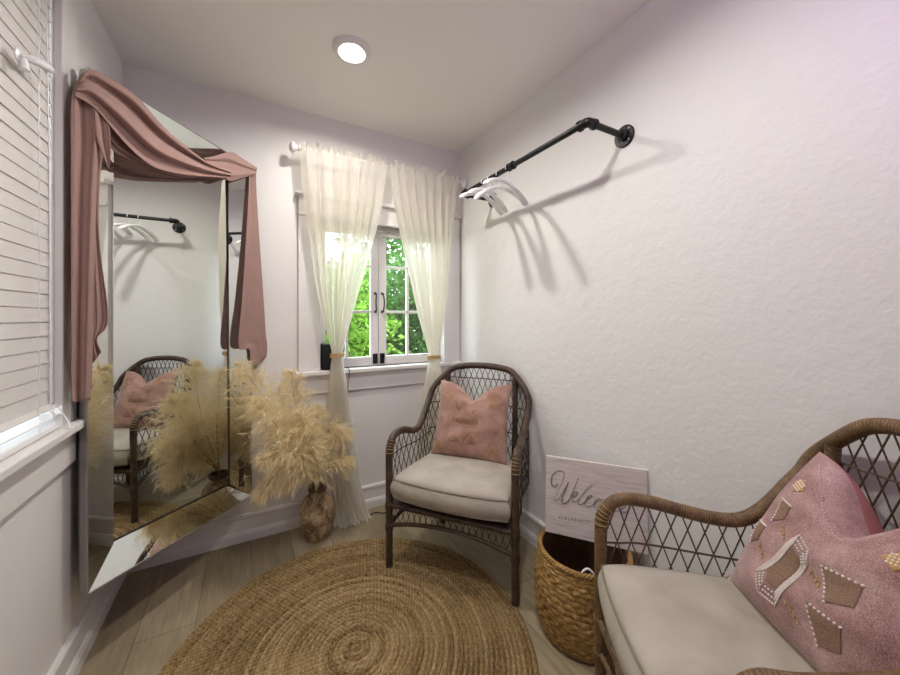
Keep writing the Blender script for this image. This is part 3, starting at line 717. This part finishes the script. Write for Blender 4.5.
def seat_cushion(loc, ang, w0, w1, y0, y1, z0, z1, label):
    root = tag(empty('seat_cushion', local(loc, ang, 0, (y0+y1)/2, z0), ang), label, 'cushion')
    ny, nx = 46, 46; yc = (y0+y1)/2; th = z1-z0
    def outline(u, v):    # u,v in -1..1 with rounded corners
        k = .10; uu = u*math.sqrt(1-k*v*v*.5*abs(v)**4); vv = v*math.sqrt(1-k*u*u*.5*abs(u)**4)
        w_ = w0+(w1-w0)*(v+1)/2; return w_*uu, (y1-y0)/2*vv-(.022*(1-u*u) if v < 0 else 0)*abs(min(v, 0))
    def surf(top):
        P3 = np.zeros((ny, nx, 3))
        for i in range(ny):
            for j in range(nx):
                u, v = math.sin((-1+2*j/(nx-1))*PI/2), math.sin((-1+2*i/(ny-1))*PI/2)
                x, y = outline(u, v); b = ((1-u**6)*(1-v**6))**.5
                z = th*.78+th*.22*b+.003*math.sin(14*x+9*y)*b if top else th*.16*(1-b)
                P3[i, j] = (x, y, z)
        return P3
    T, B = surf(True), surf(False); m = MB(); m.grid(T); m.grid(B[::-1])
    def rim(P3): return np.vstack([P3[0], P3[1:, -1], P3[-1, ::-1][1:], P3[::-1, 0][1:-1]])
    rt, rb = rim(T), rim(B); rows = []; ctr = rt.mean(0)
    for k in range(9):
        t = k/8; p = rb*(1-t)+rt*t; d = p-ctr; d[:, 2] = 0; d /= np.linalg.norm(d, axis=1, keepdims=True); rows.append(p+d*.016*math.sin(PI*t))
    m.grid(rows, None, True); cover = m.build('cover', 'canvas', root)
    for rr in (rt, rb): 
        d = rr-ctr; d[:, 2] = 0; d /= np.linalg.norm(d, axis=1, keepdims=True)
        MB().tube(rr+d*.002, .0032, 6, closed=True).build('piping', 'piping', cover)
    return root
seat_cushion(LA, AA, .280, .235, -.018, .40, .330, .468, 'beige canvas seat cushion on the corner wicker armchair')
seat_cushion(LB, AB, .254, .20, -.006, .44, .36, .510, 'beige canvas seat cushion on the wicker armchair nearest the camera')

# ---------------------------------------------------------------- throw pillows
class Pillow:
    def __init__(s, loc, ang, x0, y0, z0, y1, z1, w, taper, chop, tk, matf, matb, label, cx=0., dipu=0.):
        s.b = Vector((x0, y0, z0)); s.up = Vector((0, y1-y0, z1-z0)); s.Hh = s.up.length; s.up.normalize(); s.nr = Vector((0, -s.up.z, s.up.y))
        s.w, s.taper, s.chop, s.tk, s.dipu = w, taper, chop, tk, dipu; s.dw = .36 if taper < .1 else .42; s.loc, s.ang, s.cx = loc, ang, cx
        s.org = local(loc, ang, x0, y0, z0)
        s.root = tag(empty('throw_pillow', s.org, ang), label, 'pillow')
        n = 60
        for side, nm, mt in ((1, 'front_cover', matf), (-1, 'back_cover', matb)):
            G = [[s.pt(math.sin((-1+2*j/n)*PI/2), math.sin((-1+2*i/n)*PI/2), side)[:] for j in range(n+1)] for i in range(n+1)]
            cv = MB().grid(G if side > 0 else G[::-1]).build(nm, mt, s.root)
            if side > 0: s.front = cv
    def pt(s, u, v, side=1, off=0):
        t = (v+1)/2; pin = .07
        x = s.w*u*(1-pin*(1-v*v)*abs(u)**2)*(1-s.taper*t**1.5)+s.cx*t**1.3
        h = s.Hh*(t-pin*.25*(1-u*u)*(2*t-1)**3)
        h -= s.chop*math.exp(-(abs(u-s.dipu)/s.dw)**1.5)*t**3
        T = s.tk*((1-abs(u)**2.6)*(1-abs(v)**2.6))**.55*(1-.35*math.exp(-((u-s.dipu)/.25)**2)*max(0, v)**2)
        T += .006*math.sin(5*u+3*v)*(1-u*u)*(1-v*v)+.004*math.sin(11*v-4*u)*(1-u*u)*(1-v*v)
        y = side*T+off
        return Vector((x, 0, 0))+s.up*h+s.nr*y
    def line(s, m, uvs, r=.0022, off=.001, n=14):
        pts = [];
        for a, b in zip(uvs, uvs[1:]):
            for k in range(n): t = k/n; pts.append(s.pt(a[0]+(b[0]-a[0])*t, a[1]+(b[1]-a[1])*t, 1, off)[:])
        pts.append(s.pt(*uvs[-1], 1, off)[:]); m.tube(pts, r, 5)
    def dots(s, m, a, b, n, r=.003, off=.001):
        for k in range(n):
            t = k/max(1, n-1); m.ball(s.pt(a[0]+(b[0]-a[0])*t, a[1]+(b[1]-a[1])*t, 1, off)[:], r, 6)
    def patch(s, m, poly, off=.0015, n=9):
        c = np.mean(poly, 0); poly = list(poly)+[poly[0]]
        rim = []; 
        for a, b in zip(poly, poly[1:]):
            for k in range(n): rim.append(np.array(a)+(np.array(b)-np.array(a))*k/n)
        rows = [[s.pt(*(c+(p-c)*t), 1, off+.0012*(1-t**6))[:] for p in rim] for t in (.02, .25, .5, .75, .92, 1)]
        m.grid(rows, None, True)
class Motifs:
    def __init__(s, name, mat): s.n, s.m, s.l = name, mat, []
    def __call__(s): s.l.append(MB()); return s.l[-1]
    def build(s, parent):
        for mb in s.l: mb.build(s.n, s.m, parent)
pa = Pillow(LA, AA, -.005, .285, .462, .415, .842, .212, .03, .095, .062, 'pillow_pink', 'pillow_back', 'dusty pink embroidered pillow on the corner armchair', 0, .02)
g, b_, wv = Motifs('gold_outline', 'gold_thread'), Motifs('brown_patch', 'brown_soft'), Motifs('white_stitch_line', 'bead_white')
for cx, cy in ((.62, .55), (-.62, .62)):
    for sc_ in (1, .5): pa.line(g(), [(cx-.14*sc_, cy), (cx, cy+.15*sc_), (cx+.14*sc_, cy), (cx, cy-.15*sc_), (cx-.14*sc_, cy)], .0018)
for cx in (-.30, .14):
    pa.patch(b_(), [(cx-.09, .36), (cx+.09, .36), (cx, .20)]); pa.line(g(), [(cx-.15, .40), (cx, .14), (cx+.15, .40)], .0013)
bd = b_()
for k in range(9): pa.patch(bd, [(-.42+.075*k, -.10), (-.36+.075*k, -.10), (-.345+.075*k, .03), (-.405+.075*k, .03)], .001, 4)
pa.line(g(), [(-.48, -.15), (.30, -.15), (.30, .09), (-.48, .09), (-.48, -.15)], .0010)
for cx in (-.30, .14):
    pa.patch(b_(), [(cx-.12, -.62), (cx+.12, -.62), (cx, -.46)]); pa.line(g(), [(cx-.20, -.62), (cx, -.36), (cx+.20, -.62)], .0022)
for cx in (-.74, .68):
    for k in range(3): pa.line(g(), [(cx-.14+.05*k, -.84), (cx+.0, -.62-.06*k), (cx+.14-.05*k, -.84)], .0015)
for q_ in (g, b_, wv): q_.build(pa.front)
pb = Pillow(LB, AB, 0.033, .312, .492, .452, .885, .222, .30, .125, .085, 'pillow_mauve', 'pillow_back', 'large mauve pillow with white beadwork on the armchair nearest the camera', .03, .05)
g, b_, wv = Motifs('gold_patch', 'gold_thread'), Motifs('brown_patch', 'brown_thread'), Motifs('bead_row', 'bead_white')
# beaded elongated lozenge
loz = [(-.16, .24), (.02, .20), (.05, .02), (-.14, -.66), (-.34, -.68), (-.40, -.48)]
cen = np.mean(loz, 0)
for sc_ in (1, .86, .73):
    q_ = [tuple(cen+(np.array(p)-cen)*sc_) for p in loz]
    for a, c in zip(q_, q_[1:]+q_[:1]): pb.dots(wv(), a, c, max(5, int(20*math.dist(a, c)/.5)), .0026)
pb.patch(b_(), [tuple(cen+(np.array(p)-cen)*.6) for p in loz])
def flagp(cx, cy, w_, h_):
    q_ = [(cx-w_, cy+h_), (cx+w_, cy+h_*1.05), (cx+w_*1.1, cy-h_*.3), (cx-w_*.2, cy-h_)]
    pb.patch(b_(), q_); pb.dots(wv(), q_[0], q_[1], 8, .0028); pb.dots(wv(), q_[0], q_[3], 9, .0028)
flagp(.34, -.06, .15, .16); flagp(.32, -.50, .15, .16); flagp(-.56, .24, .09, .14); flagp(-.68, -.14, .09, .14)
for a, c in (((-.42, .16), (-.28, .04)), ((-.54, -.20), (-.42, -.32)), ((.08, -.02), (.22, -.12)), ((-.06, -.52), (.12, -.62))):
    gd = g()
    for k in range(4):
        o_ = .02*(k % 2); pb.patch(gd, [(a[0]+(c[0]-a[0])*k/4, a[1]+(c[1]-a[1])*k/4+.025+o_), (a[0]+(c[0]-a[0])*(k+1)/4, a[1]+(c[1]-a[1])*(k+1)/4+.02-o_), (a[0]+(c[0]-a[0])*(k+.6)/4, a[1]+(c[1]-a[1])*(k+.6)/4-.03)], .001, 3)
for cx, cy in ((-.60, .62), (.62, .45)):
    pb.patch(g(), [(cx-.12, cy), (cx, cy+.10), (cx+.12, cy), (cx, cy-.10)])
    bd = wv()
    for i in range(4): pb.dots(bd, (cx-.06, cy-.045+.03*i), (cx+.06, cy-.045+.03*i), 5, .0028)
pb.dots(wv(), (-.74, .92), (.12, .60), 30, .0016)
for q_ in (g, b_, wv): q_.build(pb.front)
tz = MB(); c0 = pb.pt(-1, -.9)
for k in range(26):
    d = Vector((random.uniform(-1, .2), random.uniform(-.6, .6), random.uniform(-1, .3))).normalized()*.022; tz.tube([c0[:], (c0+d*.6)[:], (c0+d+Vector((0, 0, -.004)))[:]], .0012, 4)
tz.build('tassel', 'bead_white', pb.root)

# ---------------------------------------------------------------- jute rug
RR, RC_ = .645, (.33, 1.288); nrg = 36; wd = RR/nrg; nr, na = nrg*6, 420
rug = MB(); Pg = np.zeros((nr+1, na+1, 3)); Ug = np.zeros((nr+1, na+1, 2))
for i in range(nr+1):
    r = RR*i/nr
    for j in range(na+1):
        th = 2*PI*j/na; ph = r/wd-th/(2*PI); hgt = abs(math.sin(PI*ph))**.6
        br_ = math.sin(r*th*0+ (th*max(r, .02)/.011)*PI + (1 if int(math.floor(ph)) % 2 else 0)*PI/2)
        rr = r*(1+.004*math.sin(5*th)+.003*math.sin(11*th+1)) if i > nr*.8 else r
        Pg[i, j] = (rr*math.cos(th), rr*math.sin(th), .001+.0105*hgt+.0004*br_*hgt); Ug[i, j] = (th+.0001, ph)
Pg[-1, :, 2] = .001
rug.grid(Pg, Ug); ro = rug.build('round_rug', 'jute', loc=(RC_[0], RC_[1], 0)); ro.rotation_euler = (0, 0, math.radians(22)); tag(ro, 'round braided jute rug on the plank floor', 'rug')

# ---------------------------------------------------------------- seagrass basket
BX, BY = 1.130, .958
bk = tag(empty('seagrass_basket', (BX, BY, 0)), 'round woven seagrass basket between the two armchairs', 'basket')
bp = catmull([(.156, .004), (.168, .03), (.180, .09), (.184, .16), (.178, .23), (.170, .285), (.167, .305)], 6); nrow = 22
m = MB(); nz, nt = nrow*6, 300; Pg = np.zeros((nz+1, nt+1, 3)); Ug = np.zeros((nz+1, nt+1, 2))
for i in range(nz+1):
    t = i/nz; k = t*(len(bp)-1); r0 = np.interp(k, range(len(bp)), bp[:, 0]); z0 = np.interp(k, range(len(bp)), bp[:, 1]); row = int(t*nrow); ph = t*nrow-row
    for j in range(nt+1):
        th = 2*PI*j/nt; a = math.sin(th*25+(row % 2)*PI); lump = math.sin(PI*ph)**.6
        r = r0+.0045*lump*(.55+.45*a)+.0012*math.sin(th*3+row); Pg[i, j] = (r*math.cos(th), r*math.sin(th), z0+.002*math.sin(th*25+row)); Ug[i, j] = (th*9, row*1.7+ph*.6)
m.grid(Pg, Ug); m.build('woven_wall', 'seagrass', bk)
m = MB(); q_ = bp.copy(); q_[:, 0] -= .012; m.lathe(np.vstack([[(0, .010)], q_]), seg=72); m.build('inner_wall', 'basket_inside_shaded', bk)
m = MB()
for k in range(2):
    m.tube([((.164+.005*math.cos(th*40+k*PI))*math.cos(th), (.164+.005*math.cos(th*40+k*PI))*math.sin(th), .308+.004*math.sin(th*40+k*PI)) for th in np.linspace(0, 2*PI, 360, endpoint=False)], .0055, 6, closed=True)
m.build('braided_rim', 'seagrass', bk)
lp = MB().tube(catmull([(BX-.12, BY-.075, .235), (BX-.118, BY-.085, .29), (BX-.095, BY-.10, .318), (BX-.07, BY-.115, .285), (BX-.06, BY-.11, .24), (BX-.085, BY-.08, .20), (BX-.06, BY-.03, .03)], 8), .004, 8)
tag(lp.build('white_cord', 'white_plastic'), 'white cord loop sticking up inside the seagrass basket', 'cord')

# ---------------------------------------------------------------- welcome sign
sgL, sgR = Vector((1.062, 1.094, .318)), Vector((1.293, .798, .318)); su = (sgR-sgL); sw = su.length; su.normalize()
sn = Vector((su.y, -su.x, 0)); lean = math.radians(5)
if sn.dot(Vector((0, 0, 0))-sgL) < 0: sn = -sn
sup = (Vector((0, 0, 1))*math.cos(lean)-sn*math.sin(lean)).normalized(); sf = su.cross(sup).normalized()
if sf.dot(sn) < 0: sf = -sf
sgn = empty('welcome_sign', sgL); sgn.rotation_euler = Matrix((su, -sf, sup)).transposed().to_euler()
tag(sgn, 'whitewashed wooden Welcome sign propped on the basket against the right wall', 'sign')
shh = .305
MB().box(0, sw, 0, .014, 0, shh, .0015).build('board', 'sign', sgn, smooth=False)
# handwriting strokes in board units (x 0..1 across, y 0..1 up)
px = lambda x, y: ((x-62)/ (940-62)*.0+x, y)
def stroke(m, pts, r):     # points measured on a 893 px wide close-up of the lettering: board spans 62..(62+952) across, top edge 48
    out = []
    for x, y in pts:
        u = (x-62)/1012; v = 1-(y-(48+(x-62)*.108))/(705+(x-62)*.10); out.append((u*sw, -.0006, v*shh))
    c = catmull(out, 8); k = len(c); w_ = np.array([r*(.75+.45*math.sin(i/k*9+1)) for i in range(k)]); m.tube(c, w_, 6)
lt = MB()
stroke(lt, [(190, 312), (160, 335), (130, 315), (122, 275), (140, 225), (185, 192), (235, 190), (262, 215), (250, 270), (215, 350), (180, 420), (158, 455), (165, 472), (200, 455), (240, 400), (285, 330), (305, 300), (275, 370), (245, 440), (240, 480), (265, 492), (305, 470), (340, 410), (375, 330), (412, 250)], .0026)
stroke(lt, [(345, 435), (385, 420), (400, 392), (380, 385), (352, 415), (345, 455), (362, 475), (400, 462), (450, 420), (500, 365), (545, 325), (548, 310), (525, 318), (480, 370), (430, 440), (408, 485), (425, 505), (460, 490), (505, 450), (545, 425), (530, 415), (500, 435), (478, 480), (488, 515), (520, 520), (560, 500)], .0023)
stroke(lt, [(560, 500), (585, 460), (620, 445), (635, 465), (615, 510), (585, 530), (572, 510), (595, 465), (640, 452), (672, 462)], .0022)
stroke(lt, [(672, 462), (655, 520), (640, 555), (680, 490), (715, 462), (725, 480), (705, 545), (740, 490), (775, 468), (788, 485), (770, 545), (790, 560), (820, 535)], .0022)
stroke(lt, [(820, 535), (860, 520), (872, 495), (850, 490), (828, 520), (828, 555), (855, 572), (900, 548)], .0022)
lt.build('lettering', 'sign_ink', sgn)
sm = MB()
x = 205
for k, ch in enumerate('WANANDHAVS'):
    if x > 520: break
    y = 612; hgt = 26
    G = {'W': [(0, 0), (5, 26), (10, 8), (15, 26), (20, 0)], 'A': [(0, 26), (8, 0), (16, 26)], 'N': [(0, 26), (0, 0), (14, 26), (14, 0)], 'D': [(0, 0), (0, 26), (12, 20), (12, 6), (0, 0)], 'H': [(0, 0), (0, 26), (0, 13), (13, 13), (13, 0), (13, 26)], 'V': [(0, 0), (8, 26), (16, 0)], 'S': [(13, 3), (4, 0), (2, 8), (12, 16), (10, 26), (0, 23)]}[ch]
    pts = [(x+a, y+b+(x-205)*.13) for a, b in G]; out = []
    for a, b in pts:
        u = (a-62)/1012; v = 1-(b-(48+(a-62)*.108))/(705+(a-62)*.10); out.append((u*sw, -.0004, v*shh))
    sm.tube(resample(out, 10), .0011, 4); x += 34
sm.build('small_lettering', 'sign_ink', sgn)

# ---------------------------------------------------------------- garden outside
struct(bx(-6, 8, YB+.16, 12, -.35, -.3).build('ground', 'soil', smooth=False))
def shrub(x, y, w_, d_, z1, n, mat, label, ls=.05, blossoms=0, sd=0):
    r3 = np.random.default_rng(sd); root = tag(empty('garden_shrub', (x, y, -.3)), label, 'shrub', None)
    br = MB()
    for k in range(12):
        an = r3.uniform(0, 6.28); e = (w_*.75*math.cos(an)*r3.random(), d_*.75*math.sin(an)*r3.random(), (z1+.3)*r3.uniform(.55, .95))
        br.tube(catmull([(r3.normal()*.05, r3.normal()*.05, 0), (e[0]*.35, e[1]*.35, e[2]*.5), e], 5), np.linspace(.018, .004, 11), 6)
    br.build('branches', 'bark', root)
    def leaves(n, ls, shell):
        V, Fs = [], []
        for i in range(n):
            d = r3.normal(size=3); d /= np.linalg.norm(d); rad = r3.random()**(.33 if not shell else .05); bump = 1+.18*math.sin(d[0]*7+sd)*math.sin(d[2]*6)
            p = np.array([d[0]*w_*rad*bump, d[1]*d_*rad*bump, (z1+.3)*.5*(1+d[2]*rad*bump)])
            a = r3.normal(size=3)+d*.9+np.array([0, 0, -.3]); a /= np.linalg.norm(a); b = np.cross(a, r3.normal(size=3)); b /= np.linalg.norm(b); c = np.cross(a, b)
            l_ = ls*r3.uniform(.6, 1.4); o_ = len(V)
            V += [tuple(p), tuple(p+a*l_*.45+b*l_*.24+c*l_*.05), tuple(p+a*l_-c*l_*.12), tuple(p+a*l_*.45-b*l_*.24+c*l_*.05)]; Fs += [(o_, o_+1, o_+2), (o_, o_+2, o_+3)]
        return MB().add(V, Fs)
    leaves(n, ls, False).build('foliage', mat, root, smooth=False)
    if blossoms: leaves(blossoms, .05, True).build('blossoms', 'blossom', root, smooth=False)
shrub(.62, 3.3, .55, .38, 1.80, 8000, 'leaf_light', 'bright green leafy shrub outside behind the left casement', .085, 0, 1)
shrub(1.62, 3.5, .50, .40, 1.85, 7000, 'leaf_mid', 'deep green shrub outside behind the right casement panes', .085, 0, 2)
shrub(1.75, 4.9, .85, .55, 2.75, 7000, 'leaf_mid', 'tall shrub with pale orange blossoms behind the nearer garden shrubs', .10, 260, 3)
shrub(2.65, 3.8, .5, .5, 1.7, 5000, 'leaf_dark', 'dark leaved shrub outside at the right end of the window', .095, 0, 4)
shrub(.15, 4.8, .75, .6, 2.4, 7000, 'leaf_dark', 'tall dark shrub outside behind the bright green one', .10, 0, 5)
shrub(-1.6, 1.5, .5, .8, 1.5, 3000, 'leaf_mid', 'green shrub outside the left window seen under the blind', .09, 0, 6)
struct(bx(-6, XL-.15, -4, YB+.16, -.35, -.3).build('ground.001', 'soil', smooth=False))

# ---------------------------------------------------------------- light
wd_ = bpy.data.worlds.new('World'); bpy.context.scene.world = wd_; wd_.use_nodes = True
bg = wd_.node_tree.nodes['Background']; bg.inputs[0].default_value = (.80, .90, 1.0, 1); bg.inputs[1].default_value = 8.5
sun = bpy.data.lights.new('sun', 'SUN'); sun.energy = 11; sun.angle = math.radians(1.5); sun.color = (1, .95, .86)
so_ = bpy.data.objects.new('sun', sun); C.objects.link(so_); so_.rotation_euler = Vector((-.40, .40, -1.0)).to_track_quat('-Z', 'Y').to_euler()
pl_ = bpy.data.lights.new('purple_lamp', 'AREA'); pl_.energy = 4.2; pl_.color = (.66, .42, 1.0); pl_.shape = 'RECTANGLE'; pl_.size = .3; pl_.size_y = .1
po = bpy.data.objects.new('purple_lamp', pl_); C.objects.link(po); po.location = (.92, -.50, 2.02); po.rotation_euler = (Vector((.55, .80, .12))).to_track_quat('-Z', 'Y').to_euler()
# sky portal in the back window opening
pt_ = bpy.data.lights.new('window_portal', 'AREA'); pt_.shape = 'RECTANGLE'; pt_.size = .83; pt_.size_y = .97; pt_.cycles.is_portal = True
pp = bpy.data.objects.new('window_portal', pt_); C.objects.link(pp); pp.location = (.77, YB+.15, 1.37); pp.rotation_euler = Vector((0, -1, 0)).to_track_quat('-Z', 'Z').to_euler()

# ---------------------------------------------------------------- camera and view
cam = bpy.data.cameras.new('camera'); co = bpy.data.objects.new('camera', cam); C.objects.link(co)
cam.sensor_width = 36; cam.lens = FPX/900*36; cam.shift_y = -(337.5-HOR)/900; cam.clip_start = .02
co.location = (0, 0, EYE); co.rotation_euler = (PI/2, 0, -YAW)
S = bpy.context.scene; S.camera = co
S.view_settings.view_transform = 'Standard'; S.view_settings.look = 'None'; S.view_settings.gamma = 1; S.view_settings.exposure = 0.0
S.cycles.max_bounces = 10; S.cycles.diffuse_bounces = 5; S.cycles.glossy_bounces = 5; S.cycles.transparent_max_bounces = 12; S.cycles.sample_clamp_indirect = 6
